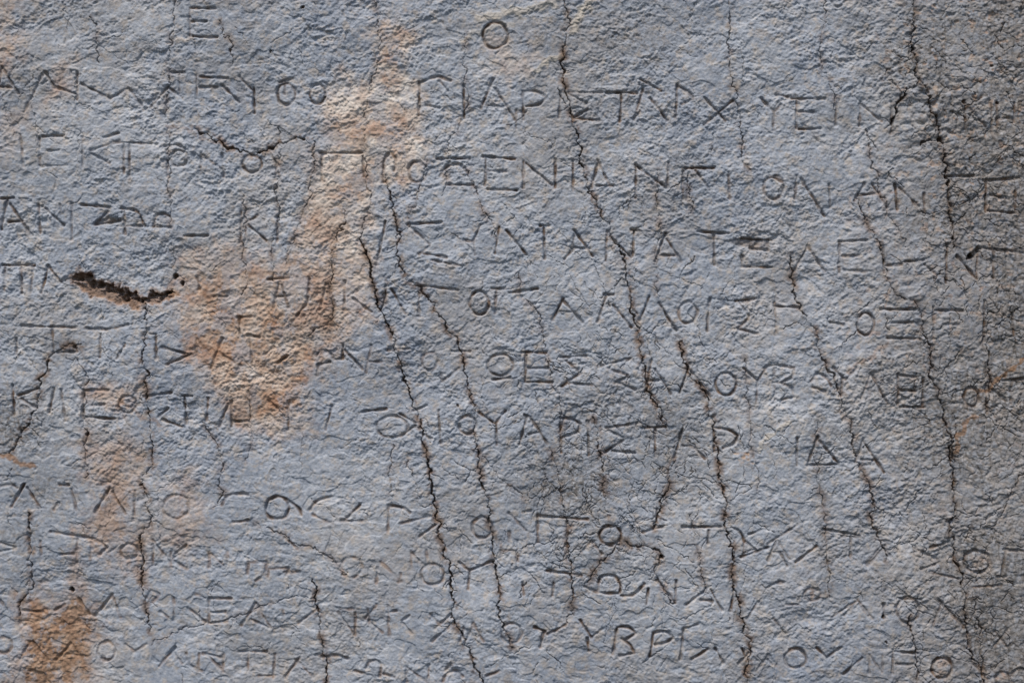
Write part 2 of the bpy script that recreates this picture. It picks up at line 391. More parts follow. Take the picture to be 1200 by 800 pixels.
S(600, 600, 4,
  [(1.1, 805, 550, 790, 690), (.8, 805, 545, 870, 525)],
  [(1., 920, 640, 845, 690), (1., 955, 640, 990, 705)],
  [(1., 1080, 640, 1090, 670), (.8, 1110, 660, 1060, 710)])
S(900, 600, 4,
  [(1., 'o', 130, 685, 50, 45)],
  [(.8, 230, 635, 275, 680), (.9, 345, 630, 275, 680)],
  [(.9, 440, 680, 355, 755), (.7, 0, 690, 20, 715)],
  [(.9, 590, 650, 700, 660), (.7, 585, 655, 580, 750), (.4, 600, 710, 680, 710)],
  [(1.2, 'o', 815, 730, 48, 50)],
  [(.9, 950, 690, 1035, 790)],
  [(.9, 'o', 1105, 790, 35, 35)], [(1., 'o', 1190, 780, 45, 45)])
S(300, 600, 4,
  [(1.1, 310, 680, 370, 665, 430, 685)],
  [(1., 515, 730, 530, 695, 575, 690, 590, 720, 580, 765), (.8, 460, 745, 510, 750), (.8, 600, 755, 650, 770)],
  [(.7, 705, 720, 705, 790), (.7, 710, 725, 800, 790), (.6, 810, 715, 808, 800)],
  [(.9, 875, 790, 890, 755, 940, 740, 970, 770), (.7, 885, 745, 915, 710)],
  [(.9, 1080, 770, 1140, 745)])

S(0, 640, 3,
  [(.25, 735, 20, 735, 75), (.35, 740, 25, 800, 75), (.25, 800, 20, 800, 75)],
  [(.3, 600, 20, 600, 75), (.3, 650, 10, 605, 45), (.3, 605, 45, 655, 80)],
  [(.25, 1000, 90, 1055, 90), (.25, 1025, 90, 1025, 140)])
S(400, 500, 3,
  [(.3, 560, 400, 560, 470), (.3, 620, 400, 620, 470), (.25, 560, 435, 620, 435)],
  [(.3, 845, 440, 880, 400), (.3, 880, 400, 915, 445)],
  [(.3, 245, 440, 245, 500), (.3, 245, 440, 300, 495), (.3, 300, 435, 300, 495)])
S(800, 500, 3,
  [(.4, 330, 400, 300, 470), (.4, 335, 400, 375, 465), (.3, 315, 440, 355, 440)],
  [(.4, 590, 385, 590, 460), (.3, 560, 385, 625, 385)],
  [(.35, 700, 420, 650, 480), (.35, 705, 420, 745, 475)],
  [(.3, 215, 400, 215, 460), (.3, 215, 400, 255, 430, 215, 440)])
S(800, 640, 3,
  [(.4, 265, 195, 225, 255), (.4, 320, 255, 360, 305)],
  [(.4, 610, 195, 570, 240), (.4, 620, 200, 660, 255)],
  [(.35, 905, 195, 985, 285), (.3, 905, 200, 880, 270)],
  [(.35, 655, 380, 655, 445), (.35, 655, 380, 700, 440), (.3, 700, 380, 700, 440)],
  [(.3, 300, 380, 330, 420), (.3, 260, 440, 300, 385)],
  [(.4, 1100, 300, 1140, 350), (.3, 1100, 350, 1140, 300)])
S(300, 200, 4,
  [(.5, 110, 520, 80, 640), (.5, 115, 520, 150, 640), (.4, 95, 590, 140, 590)],
  [(.5, 330, 520, 300, 650), (.5, 335, 520, 370, 640)])
S(0, 360, 3,
  [(.6, 840, 40, 840, 100), (.5, 835, 35, 880, 35)],
  [(.4, 690, 110, 690, 170), (.4, 690, 110, 735, 165)])
S(600, 0, 4, [(.4, 20, 520, 20, 600), (.3, 20, 525, 60, 525)])

# ------------------------------------------------------------------ cracks: (depth, width, path)
CRACKS = [
 (.5, 1.5, [(435,-40),(438,0),(443,18),(441,30),(444,55),(443,72),(437,88),(430,120),(426,155),(428,200),(432,245),(422,280)]),
 (1.1, 2.3, [(422,280),(430,300),(436,330),(445,362),(460,395),(466,415),(473,445),(480,462),(487,480),(493,500),(500,535),(505,562),(508,590),(512,610),(516,632),(522,655),(527,685),(532,712),(536,735),(545,757),(555,780),(567,800),(580,850)]),
 (.85, 1.9, [(452,205),(458,235),(465,270),(465,300),(475,325),(488,335),(497,345),(510,355),(515,370),(524,385),(535,395),(541,415),(547,440),(553,470),(556,500),(562,540),(569,580),(573,605),(577,640),(581,665),(586,700),(590,735),(600,760)]),
 (.6, 1.3, [(500,190),(492,215),(489,240),(480,260),(470,272),(465,280)]),
 (.6, 1.3, [(465,305),(452,335),(446,362)]),
 (.6, 1.4, [(662,-30),(660,0),(669,25),(664,45),(660,60)]),
 (.95, 2.0, [(660,60),(659,80),(668,118),(671,142),(680,170),(683,195),(690,222),(700,240),(709,258),(715,268),(720,285),(730,305),(735,330),(740,355),(745,380),(750,400),(752,425),(756,435),(758,458),(766,470),(776,482),(777,496)]),
 (.5, 1.3, [(770,200),(772,240),(775,270),(768,300),(770,340),(780,370),(799,400)]),
 (.95, 2.0, [(799,400),(801,412),(805,428),(815,447),(827,460),(832,469),(831,482),(835,500),(839,512),(842,528),(843,550),(848,572),(851,585),(850,600),(849,615),(852,630),(858,650),(858,672),(860,685),(866,710),(872,735),(878,757),(877,775),(876,800),(874,850)]),
 (.62, 1.6, [(852,-40),(852,0),(855,15),(857,35),(855,60),(856,90),(862,120),(868,140),(870,165),(868,185),(880,200)]),
 (1.2, 2.4, [(1075,-40),(1073,0),(1070,30),(1070,55),(1073,80),(1077,95),(1085,105),(1090,125),(1097,147),(1101,165),(1106,190),(1112,210),(1115,230),(1117,265),(1118,290)]),
 (1.2, 2.8, [(1077,92),(1070,103),(1060,112),(1050,125),(1045,150)]),
 (1.0, 2.4, [(1101,165),(1088,163),(1078,170)]),
 (1.15, 2.4, [(1078,362),(1080,375),(1083,390),(1091,415),(1090,435),(1100,460),(1105,478),(1110,500),(1114,530),(1118,560),(1120,590),(1112,610),(1118,650),(1125,670),(1128,690),(1131,720),(1132,735),(1135,755),(1145,775),(1155,800),(1160,850)]),
 (.9, 1.8, [(1120,500),(1116,520),(1119,545)]),
 (.7, 1.5, [(1004,232),(1012,250),(1020,270),(1033,288),(1036,310),(1040,330),(1048,345),(1073,355),(1080,372)]),
 (.75, 1.6, [(927,300),(927,325),(932,345),(938,362),(945,375),(955,385),(958,395),(960,410),(968,428),(978,440),(983,460),(985,475),(995,490),(1000,510),(1004,535),(1020,570),(1024,590),(1022,610),(1030,630),(1040,655)]),
 (.5, 1.2, [(968,-20),(970,25),(960,60),(965,85),(972,95),(978,110),(980,130)]),
 (.5, 1.4, [(207,-20),(205,20),(202,50),(200,80),(195,105),(193,140),(195,175),(197,215),(200,260),(203,290),(200,315)]),
 (.85, 1.8, [(170,356),(170,370),(168,400),(167,420),(169,445),(175,490),(178,530),(178,545),(165,565),(172,580),(175,600),(168,625),(167,650),(165,680),(170,705),(175,740)]),
 (.95, 1.9, [(95,402),(65,412),(55,430),(48,450),(45,470),(38,490),(25,510),(10,530)]),
 (.55, 1.3, [(93,400),(97,430),(100,450),(98,500),(100,560)]),
 (.6, 1.5, [(368,165),(368,200),(360,235),(353,255),(345,280),(335,310)]),
 (.7, 1.5, [(402,245),(402,270),(393,285),(390,320),(388,350),(390,370),(372,385),(358,393)]),
 (1.0, 2.8, [(228,150),(245,160),(262,170),(285,176),(305,178)]), (1.0, 3.0, [(305,178),(318,174),(338,166),(357,163)]),
 (.85, 1.7, [(664,600),(667,640),(670,670),(672,700),(673,715),(665,730)]),
 (.5, 1.2, [(608,320),(615,350),(633,372),(637,398),(640,420),(645,440),(655,465),(657,490),(656,520)]),
 (.6, 1.4, [(644,525),(653,550),(655,575),(662,600)]),
 (.8, 1.5, [(695,490),(703,530),(708,560),(710,590),(712,604)]),
 (.9, 1.9, [(792,540),(785,570),(775,590),(770,603),(765,620)]),
 (.7, 1.7, [(727,634),(712,650),(700,664),(688,682)]), (.85, 2.2, [(733,634),(750,640),(765,643),(775,653)]),
 (.7, 1.6, [(772,655),(768,672),(780,695),(791,706)]),
 (.9, 1.7, [(366,678),(372,710),(375,740),(380,760),(382,800),(383,830)]),
 (.45, 1.5, [(178,755),(200,743),(233,733),(263,727),(300,712),(333,700),(370,697)]),
 (.5, 1.9, [(300,612),(325,622),(350,639),(382,650),(407,672)]),
 (.5, 1.1, [(873,420),(877,470),(880,515),(885,540),(890,580)]),
 (.55, 1.1, [(958,495),(960,550),(966,600),(970,660),(972,700)]),
 (.8, 1.6, [(1155,395),(1160,430),(1160,455),(1158,482)]),
 (.6, 1.3, [(1200,552),(1183,580),(1175,600),(1162,620)]),
 (1.0, 2.0, [(1067,720),(1070,750),(1073,765),(1073,800),(1072,840)]),
 (.7, 1.6, [(1143,700),(1147,730),(1150,760),(1155,795)]),
 (.9, 2.0, [(33,600),(35,640),(37,660),(38,690),(25,705),(22,722)]),
 (.6, 1.3, [(812,600),(815,640),(822,665),(825,700)]),
 (.5, 1.1, [(1040,80),(1042,95),(1050,100),(1055,115)]),
 (.6, 1.4, [(240,500),(256,530),(257,560),(262,575),(255,590)]),
 (.5, 1.2, [(293,440),(292,475),(295,510),(288,540)]),
 (.55, 1.2, [(105,20),(113,30),(112,60),(115,75)]), (.5, 1.2, [(258,25),(263,45),(270,58),(272,75)]),
 (.55, 1.3, [(325,150),(330,175),(325,220),(328,250),(318,290),(320,330)]),
 (.55, 1.3, [(285,230),(288,260),(288,310),(290,330),(283,345)]),
 (.5, 1.2, [(545,40),(548,80),(543,140),(525,165),(524,195),(518,230)]), (.6, 1.3, [(549,200),(558,225),(565,245),(578,265),(582,278)]),
 (.55, 1.2, [(806,205),(808,225),(810,250)]), (.5, 1.2, [(462,520),(457,560),(462,600)]), (.5, 1.2, [(478,540),(485,560),(492,585)]),
 (.5, 1.1, [(565,535),(585,560),(612,585)]), (.55, 1.2, [(1016,150),(1020,180),(1030,220),(1050,265),(1062,290)]),
]

# ------------------------------------------------------------------ relief of the face (mm, + = towards the viewer)
wx = X + 6 * perlin(X / 38, Y / 38, 3) + 1.5 * perlin(X / 13, Y / 13, 4)
wy = Y + 6 * perlin(X / 38, Y / 38, 5) + 1.5 * perlin(X / 13, Y / 13, 6)
def aniso(a, st):
    c, s = math.cos(a), math.sin(a)
    return (wx * c - wy * s) / st, (wx * s + wy * c)
u1, v1 = aniso(math.radians(30), 1.35)
u2, v2 = aniso(math.radians(-6), 1.9)
low = smooth(520, 640, Y + 60 * perlin(X / 160, Y / 160, 9)) * smooth(1000, 700, X)      # the more horizontally tooled lower left
def crumple(u, v, seed):
    r = 1.3 * perlin(u / 27, v / 27, seed)
    r = r + .45 * (0.45 - np.abs(perlin(u / 14, v / 14, seed + 1)))
    r = r + .85 * perlin(u / 10.5, v / 10.5, seed + 5)
    r = r + .8 * (np.abs(perlin(u / 6.6, v / 6.6, seed + 2)) - .25)
    r = r + .62 * perlin(u / 4.8, v / 4.8, seed + 3)
    r = r + .5 * perlin(X / 3.1 + u * .02, Y / 3.1, seed + 4)
    r = r + .3 * perlin(X / 2.1, Y / 2.1, seed + 6)
    return r
rough = np.clip(.92 + 0.5 * perlin(X / 140, Y / 140, 21) + .8 * perlin(X / 50, Y / 38, 22), .55, 1.5)
calm = low * 0.35
HT = (crumple(u1, v1, 30) * (1 - low) + crumple(u2, v2, 50) * low) * rough * (1 - calm)
HT += 2.4 * perlin(X / 75, Y / 75, 70) + 4.5 * perlin(X / 190, Y / 190, 71)
# single pecks of the mason's point: short slanting bites of many sizes
for _ in range(1500):
    px, py = random.uniform(x0, x1), random.uniform(y0, y1)
    a = random.gauss(-.5 if px > 450 or py < 400 else -.1, .45); L = random.uniform(3, 13) * random.choice((.7, 1, 1.5)); wd = random.uniform(1.6, 4.0)
    r = seg_dist((px, py), (px + L * math.cos(a), py + L * math.sin(a)), wd + 2)
    if r: sl, d, t = r; HT[sl] -= random.uniform(.4, 1.5) * np.clip(1 - d / wd, 0, 1) * (1 - .6 * t)
# tooth-chisel dashes on the lower left
row = np.sin((Y + 9 * perlin(X / 60, Y / 30, 80)) * 2 * np.pi / 13.0)
tick = np.sin((X + 5 * perlin(X / 40, Y / 14, 81)) * 2 * np.pi / 6.2)
HT += low * (0.12 * row + 0.28 * tick * smooth(-.2, .6, row)) * smooth(-.1, .35, perlin(X / 70, Y / 45, 82))
# flake scars: shallow plates broken off the skin
fl = perlin(wx / 48, wy / 30, 90) + .4 * perlin(wx / 14, wy / 11, 91)
HT -= .8 * smooth(.22, .28, fl) + .6 * smooth(.0, .05, perlin(wx / 60 + 3.3, wy / 44, 93) + .35 * perlin(wx / 12, wy / 10, 94) - .25)
# concretions swelling on the right
cz = np.exp(-(((X - 1100) / 75) ** 2 + ((Y - 130) / 55) ** 2))
HT += cz * 2.6 * np.abs(perlin(wx / 17, wy / 17, 95)) * 2
HT += .5 * smooth(880, 1050, X) * np.abs(perlin(wx / 13, wy / 11, 96)) * 2
HT -= 4.5 * np.exp(-(((X - 946) / 17) ** 2 + ((Y - 724) / 9) ** 2))
HT -= 3.0 * np.exp(-(((X - 940) / 12) ** 2 + ((Y - 328) / 7) ** 2))

DIRT = np.zeros_like(HT); STAIN = np.zeros_like(HT); GRIME_VIGNETTE = np.zeros_like(HT); PALE = np.zeros_like(HT); VEIN = np.zeros_like(HT)
REGION = np.zeros(HT.shape, np.int32)          # 0 = plain face
wob = 1.0 * perlin(X / 9, Y / 9, 100); wear = smooth(-.45, .35, perlin(X / 20, Y / 20, 101) + .4 * perlin(X / 7, Y / 7, 105))
wear2 = smooth(-.35, .45, perlin(X / 12, Y / 12, 102))

# letters
WID, DEP = 2.45, 3.6
GROOVE = np.zeros_like(HT); RUSTL = np.zeros_like(HT)
nL = len(LET)
faint = 1 - .28 * smooth(540, 640, Y + 50 * perlin(X / 90, Y / 90, 106)) * smooth(640, 480, X) - .22 * smooth(.1, .5, perlin(X / 110, Y / 70, 107))
best = np.full(HT.shape, 1e9, np.float32)
for li, strokes in enumerate(LET):
    for s, pts in strokes:
        n = len(pts) - 1
        for k in range(n):
            r = seg_dist(pts[k], pts[k + 1], 11)
            if r is None: continue
            sl, d, t = r
            dd = np.abs(d + wob[sl] * 1.2)
            w = WID * (1.3 - .2 * s)
            if n == 1: w = w * (.78 + .45 * np.abs(t - .45))          # chisel strokes flare at their ends
            prof = np.clip(1 - dd / w, 0, 1) ** (.8 + .5 * (1.15 - s))
            g = s * DEP * prof * (.55 + .45 * wear[sl]) * faint[sl]
            GROOVE[sl] = np.maximum(GROOVE[sl], g)
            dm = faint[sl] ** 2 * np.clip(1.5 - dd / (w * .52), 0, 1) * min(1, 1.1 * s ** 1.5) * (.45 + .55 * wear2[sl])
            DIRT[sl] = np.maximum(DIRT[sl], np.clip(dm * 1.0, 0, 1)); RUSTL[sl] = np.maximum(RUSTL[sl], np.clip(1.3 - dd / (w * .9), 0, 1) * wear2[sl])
            m = (d < 4.2) & (d < best[sl])
            best[sl] = np.where(m, d, best[sl]); REGION[sl] = np.where(m, li + 1, REGION[sl])
def dense(pts):
    return np.concatenate([np.linspace(a, b, 12) for a, b in zip(pts[:-1], pts[1:])])
for li, strokes in enumerate(LET):             # the skin between the separate strokes of one letter belongs to that letter
    for k in range(1, len(strokes)):
        A = dense(strokes[k][1]); B = np.concatenate([dense(p) for _, p in strokes[:k]])
        D = np.hypot(A[:, None, 0] - B[None, :, 0], A[:, None, 1] - B[None, :, 1]); i, j = np.unravel_index(D.argmin(), D.shape)
        r = seg_dist(tuple(A[i]), tuple(B[j]), 5) if D[i, j] > 5 else None
        if r: sl, d, t = r; REGION[sl] = np.where((d < 2.2) & (REGION[sl] == 0), li + 1, REGION[sl])
HT = HT - GROOVE
VEIN = np.maximum(VEIN, .5 * RUSTL * np.maximum(smooth(500, 640, Y + 60 * perlin(X / 80, Y / 80, 103)) * smooth(900, 650, X), .5 * smooth(-.1, .3, perlin(X / 60, Y / 60, 104))))

# cracks
def jag(path, amp, it=4):
    p = [np.array(q, float) for q in path]
    for k in range(it):
        out = [p[0]]
        for a, b in zip(p[:-1], p[1:]):
            L = np.linalg.norm(b - a)
            if L > 3.0:
                nrm = np.array([-(b - a)[1], (b - a)[0]]) / (L + 1e-9)
                out.append((a + b) / 2 + nrm * rng.normal() * min(amp, L * .16))
            out.append(b)
        p = out
    return p
cw3 = perlin(X / 4.2, Y / 4.2, 113); halo = smooth(-.1, .4, perlin(X / 18, Y / 18, 114) + .5 * perlin(X / 5, Y / 5, 115)); CRK = np.zeros_like(HT); cw = perlin(X / 10, Y / 10, 110); cw2 = smooth(-.45, .25, perlin(X / 26, Y / 26, 111) + .5 * perlin(X / 9, Y / 9, 112))
def cut(path, dep, wid, rid=None, dirt=1.0):
    for a, b in zip(path[:-1], path[1:]):
        r = seg_dist(tuple(a), tuple(b), 9)
        if r is None: continue
        sl, d, t = r
        w = .34 * wid * np.clip(.9 + 1.7 * cw[sl] + 1.6 * cw3[sl], .22, 2.8) * (.25 + .8 * cw2[sl])
        prof = np.clip(1 - d / (w + .25), 0, 1) ** .7
        lip = np.clip(1 - d / 4.0, 0, 1) ** 2 * .8 * (wid > 1)
        CRK[sl] = np.maximum(CRK[sl], dep ** 1.3 * (5.6 * prof * (.45 + .55 * cw2[sl]) + lip))
        DIRT[sl] = np.maximum(DIRT[sl], dirt * min(1, dep ** 1.4 * 1.15) * np.maximum(np.clip(1.35 - d / (w + .25), 0, 1) * (.2 + .8 * cw2[sl]), (wid > 1) * .75 * np.clip(1.2 - d / 5.0, 0, 1) * (.15 + .85 * halo[sl])))
        if wid > 1: VEIN[sl] = np.maximum(VEIN[sl], (.6 * min(1, dep ** 1.5)) * np.clip(1.2 - d / 6.5, 0, 1) * halo[sl] * (X[sl] < 1040))
        if rid is not None:
            m = d < max(1.5, wid * 1.1)
            REGION[sl] = np.where(m, rid, REGION[sl])
for ci, (dep, wid, path) in enumerate(CRACKS):
    jp = jag(path, 1.7); jp = [q + rng.normal(0, .4, 2) for q in jp]
    cut(jp, dep, wid, 1000 + ci)
    for q in jp:
        if random.random() < .10 * dep:                      # little side splinters
            a = math.pi / 2 + random.choice((-1, 1)) * random.uniform(.25, 1.3); L = random.uniform(5, 20)
            cut(jag([q, q + np.array([math.cos(a), math.sin(a)]) * L], 1.8, 3), dep * .45, .6, None, .8)
# hairlines: mostly upright, thicker where the skin is sooty
def hair(n, fx, fy, l0, l1, dep, slope=.12):
    for _ in range(n):
        x, y = fx(), fy(); L = random.uniform(l0, l1); k = max(3, int(L / 14)); p = [(x, y)]
        sx = random.gauss(.06, slope)
        for i in range(k):
            x += sx * L / k + random.gauss(0, 2.2); y += L / k; p.append((x, y))
        cut(jag(p, 2.0, 3), dep * random.uniform(.6, 1.2), random.uniform(.5, .85), None, .75)
hair(90, lambda: random.uniform(-120, 1320), lambda: random.uniform(-110, 850), 30, 150, .30)
hair(70, lambda: random.gauss(700, 55), lambda: random.gauss(500, 70), 15, 60, .36, .5)
hair(70, lambda: random.gauss(1120, 60), lambda: random.uniform(60, 800), 15, 70, .36, .6)
hair(40, lambda: random.gauss(720, 70), lambda: random.gauss(650, 40), 12, 50, .34, .7)
hair(40, lambda: random.uniform(630, 900), lambda: random.uniform(0, 400), 12, 60, .3, .6)
hair(900, lambda: random.uniform(-120, 1320), lambda: random.uniform(-110, 900), 5, 22, .34, 1.2)
hair(240, lambda: random.gauss(735, 85), lambda: random.gauss(530, 150), 6, 30, .55, 1.0)
hair(90, lambda: random.gauss(690, 60), lambda: random.gauss(540, 60), 5, 22, .6, 1.8)
hair(300, lambda: random.gauss(1140, 60), lambda: random.uniform(0, 800), 6, 30, .6, 1.3)
HT = HT - CRK

# the broken hollow on the left: a deep wedge under a ragged upper lip
HOLLOW = 2000
q = [(86,330),(100,330),(125,338),(150,346),(172,352),(205,341),(200,350),(180,358),(166,362),(140,357),(115,349),(95,342)]
sl, m, sd = poly_mask(q, 1.6, 5.0, 124, 16)
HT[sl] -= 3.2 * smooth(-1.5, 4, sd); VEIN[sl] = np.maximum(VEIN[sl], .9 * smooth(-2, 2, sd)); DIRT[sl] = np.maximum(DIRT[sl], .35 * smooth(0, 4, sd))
q = [(82,326),(93,315),(103,319),(110,327),(130,332),(150,340),(170,349),(180,340),(197,337),(206,342),(190,348),(172,356),(160,354),(140,348),(120,341),(105,338),(86,330)]
sl, m, sd = poly_mask(q, 1.6, 5.0, 120, 14)
HT[sl] -= (11 + 7 * perlin(X[sl] / 7, Y[sl] / 5, 121)) * smooth(-.5, 5.0, sd) ** .8
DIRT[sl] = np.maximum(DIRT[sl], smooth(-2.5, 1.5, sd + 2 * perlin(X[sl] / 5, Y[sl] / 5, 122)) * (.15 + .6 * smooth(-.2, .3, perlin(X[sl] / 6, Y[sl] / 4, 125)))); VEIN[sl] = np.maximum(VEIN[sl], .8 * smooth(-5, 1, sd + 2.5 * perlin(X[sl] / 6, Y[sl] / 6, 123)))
REGION[sl] = np.where(sd > -1.2, HOLLOW, REGION[sl])
PITS = [(355,9,2.4),(380,113,1.8),(270,59,1.7),(317,60,1.4),(536,475,1.5),(850,604,2.2),(165,568,2.6),(1161,78,1.8),
        (773,550,1.3),(102,509,2.4),(84,691,3.0),(1128,120,2.6),(1168,121,2.6),(1101,164,4.0),(1137,300,4.6),(205,324,3.4),(213,332,2.8),
        (1038,752,1.8),(1035,722,2.2),(775,652,3.4)]
for k, (px, py, pr) in enumerate(PITS):
    q = [(px + pr * (1 + .3 * math.sin(3 * a + k)) * math.cos(a), py + pr * (1 + .3 * math.cos(2 * a + k)) * math.sin(a)) for a in np.linspace(0, 6.28, 9)[:-1]]
    sl, m, sd = poly_mask(q, 1.0, .8, 130 + k, 6)
    HT[sl] -= 2.2 * pr * smooth(-.8, pr * .8, sd); DIRT[sl] = np.maximum(DIRT[sl], smooth(-.8, .8, sd))
    REGION[sl] = np.where(sd > -.8, 3000 + k, REGION[sl])
# two little wedge-shaped bites left by the chisel
for q, dp in (([(108,263),(118,255),(125,250),(131,254),(142,257),(140,261),(125,264)], 4.0), ([(1132,300),(1148,287),(1152,292),(1140,304)], 7.0),
              ([(852,281),(870,276),(904,281),(903,290),(888,294),(856,288)], 2.6), ([(861,352),(884,346),(886,354),(870,356)], 2.2), ([(1050,230),(1056,236),(1055,246),(1049,246)], 3.0)):
    sl, m, sd = poly_mask(q, 1.2, 1.5, 160, 9); HT[sl] -= dp * smooth(-1, 4, sd); DIRT[sl] = np.maximum(DIRT[sl], .5 * smooth(0, 3, sd))

# ------------------------------------------------------------------ stains, soot and veins of the stone
def stain(poly, amt, soft=10, warp=16, seed=200, arr=None):
    arr = STAIN if arr is None else arr
    sl, m, sd = poly_mask(poly, soft * 1.7, warp * 1.25, seed, 60); sd = sd + soft * .9 * (perlin(X[sl] / 13, Y[sl] / 13, seed + 9) + .7 * perlin(X[sl] / 5.5, Y[sl] / 5.5, seed + 10)); m = smooth(-soft * 1.7, soft * 1.4, sd); arr[sl] = np.maximum(arr[sl], amt * m)
stain([(448,28),(468,22),(480,60),(475,100),(490,135),(495,190),(470,200),(440,200),(437,240),(425,270),(440,330),(442,375),(410,395),(372,405),(360,440),(355,470),(320,505),(285,490),(252,450),(215,420),(208,370),(215,300),(255,282),(325,315),(340,285),(357,235),(370,165),(385,105),(415,95),(440,80)], .85)
stain([(215,330),(300,320),(350,330),(380,400),(360,460),(320,500),(285,490),(250,450),(220,400)], 1.0, 18, 20, 210)
stain([(30,690),(60,700),(100,705),(112,730),(108,780),(95,830),(10,830),(15,760)], 1.0, 9, 14, 220); stain([(40,700),(105,710),(100,790),(20,800)], 1.0, 12, 10, 222)
stain([(105,545),(150,520),(158,560),(155,640),(125,650),(98,625),(110,580)], .75, 12, 16, 230)
stain([(192,575),(225,560),(238,590),(225,645),(195,640)], .6, 14, 16, 240)
stain([(100,455),(165,445),(170,465),(150,480),(105,472)], .75, 8, 12, 250)
stain([(105,500),(150,505),(175,540),(120,550),(95,520)], .55, 10, 14, 255)
stain([(-130,-110),(28,-110),(22,20),(12,60),(-5,95),(-130,120)], .75, 12, 16, 260)
stain([(66,76),(92,74),(60,118),(42,130),(55,98)], .65, 6, 8, 270)
stain([(10,130),(35,125),(18,165),(0,190)], .45, 8, 10, 275)
stain([(580,60),(620,50),(612,85),(590,102),(575,90)], .5, 10, 14, 280)
stain([(150,620),(172,615),(170,690),(160,690)], .6, 6, 8, 285)
stain([(85,640),(98,640),(100,700),(88,700)], .6, 6, 8, 287)
stain([(165,350),(140,352),(110,345),(90,333),(95,340),(130,356),(165,362)], .55, 3, 4, 289)
STAIN *= (.48 + .52 * smooth(-.5, .15, fbm(X, Y, 36, 290, 5, .75)))
# small rust freckles on the right and here and there
fre = smooth(.42, .62, perlin(X / 11, Y / 11, 300) + .5 * perlin(X / 4.5, Y / 4.5, 301))
STAIN = np.maximum(STAIN, .75 * fre * smooth(960, 1120, X + 80 * perlin(X / 120, Y / 120, 302)) * smooth(820, 100, Y) )
for (px, py, pr) in ((1147,659,13),(1104,787,10),(1103,778,10),(1176,790,8),(952,696,5),(870,536,6),(878,536,5)):
    STAIN = np.maximum(STAIN, (.6 if py != 536 else 1.0) * smooth(pr, 0, np.hypot(X - px, Y - py) + 9 * perlin(X / 6, Y / 6, 303)))
def vein(path, w, amt, arr):
    for a, b in zip(path[:-1], path[1:]):
        r = seg_dist(tuple(a), tuple(b), 16)
        if r: sl, d, t = r; arr[sl] = np.maximum(arr[sl], amt * smooth(w, w * .35, d + 2.5 * perlin(X[sl] / 8, Y[sl] / 8, 310)))
vein(jag([(712,-25),(690,8),(676,25),(669,38)], 4), 6, .9, PALE); vein(jag([(560,22),(600,12),(635,10),(662,-4)], 4), 6, .75, PALE)
vein(jag([(657,66),(640,74),(628,84)], 3), 4, .8, PALE); vein(jag([(600,30),(585,28),(560,38),(540,50)], 3), 4, .5, PALE)
vein(jag([(925,495),(908,508),(890,530)], 3), 3, .7, PALE)
vein(jag([(1200,420),(1180,436),(1165,450),(1150,458)], 3), 3, .9, VEIN); vein(jag([(1146,488),(1130,498),(1120,512),(1119,530)], 3), 3, .8, VEIN)
vein(jag([(1040,402),(1015,420),(995,438)], 3), 3, .45, VEIN); vein(jag([(-20,528),(4,534),(20,540),(42,546)], 3), 4, .95, VEIN)
vein(jag([(195,148),(230,153),(262,170)], 2), 2.5, .4, VEIN); vein(jag([(140,470),(170,490),(190,500)], 2), 3, .5, VEIN)
# raised edge on the pale veins
HT += 1.0 * PALE + STAIN * (.7 * perlin(X / 4, Y / 4, 311) + .5 * perlin(X / 8, Y / 8, 312) - .6)
# soot / lichen film, plus painted lens darkening in the top-left corner
soot_vignette = smooth(985, 1210, X + 110 * perlin(X / 130, Y / 130, 320) + 60 * perlin(X / 40, Y / 55, 321)) * .8
def blob(cx, cy, rx, ry, a):
    return a * np.exp(-(((X - cx) / rx) ** 2 + ((Y - cy) / ry) ** 2))
for b in ((665,565,65,48,.75),(700,470,60,45,.42),(790,520,50,65,.5),(710,640,60,40,.35),(655,35,50,25,.45),(735,45,70,40,.45),(720,110,60,40,.35),(1125,260,50,80,.75),(1090,420,25,70,.5),(1140,480,60,60,.4),
          (15,500,40,50,.7),(60,575,35,30,.5),(15,100,35,30,.45),(80,10,60,30,.45),(25,630,30,40,.35),(540,30,60,20,.35),(660,230,40,20,.35),(800,190,25,20,.5),(1120,560,40,120,.4),(1180,700,60,120,.3),(40,-20,160,40,.4)):  # last, wide top-left blob: lens vignetting put into the stone colour
    soot_vignette = np.maximum(soot_vignette, blob(*b))
for ci, rad, a in ((10,16,.55),(11,12,.5),(13,16,.55),(14,10,.4),(15,9,.35),(8,10,.35),(16,7,.3),(38,10,.4),(40,9,.4),(30,10,.4),(31,12,.5),(32,10,.35),(6,6,.25),(20,14,.45),(42,12,.5)):
    for p, q in zip(CRACKS[ci][2][:-1], CRACKS[ci][2][1:]):
        r = seg_dist(p, q, rad * 2)
        if r: sl, d, t = r; soot_vignette[sl] = np.maximum(soot_vignette[sl], a * np.exp(-(d / rad) ** 2) * (.6 + .8 * smooth(-.3, .4, perlin(X[sl] / 22, Y[sl] / 22, 325))))
GRIME_VIGNETTE = np.clip(soot_vignette, 0, 1)
SPK = smooth(-.1, .45, perlin(X / 6, Y / 6, 330) + .6 * perlin(X / 2.7, Y / 2.7, 331))
NET = np.maximum(smooth(.12, .0, np.abs(perlin(X / 9, Y / 26, 332))), smooth(.12, .0, np.abs(perlin(X / 24, Y / 8, 333))))
GRIME_VIGNETTE = np.clip(GRIME_VIGNETTE * (.32 + .6 * SPK + .75 * NET), 0, 1)

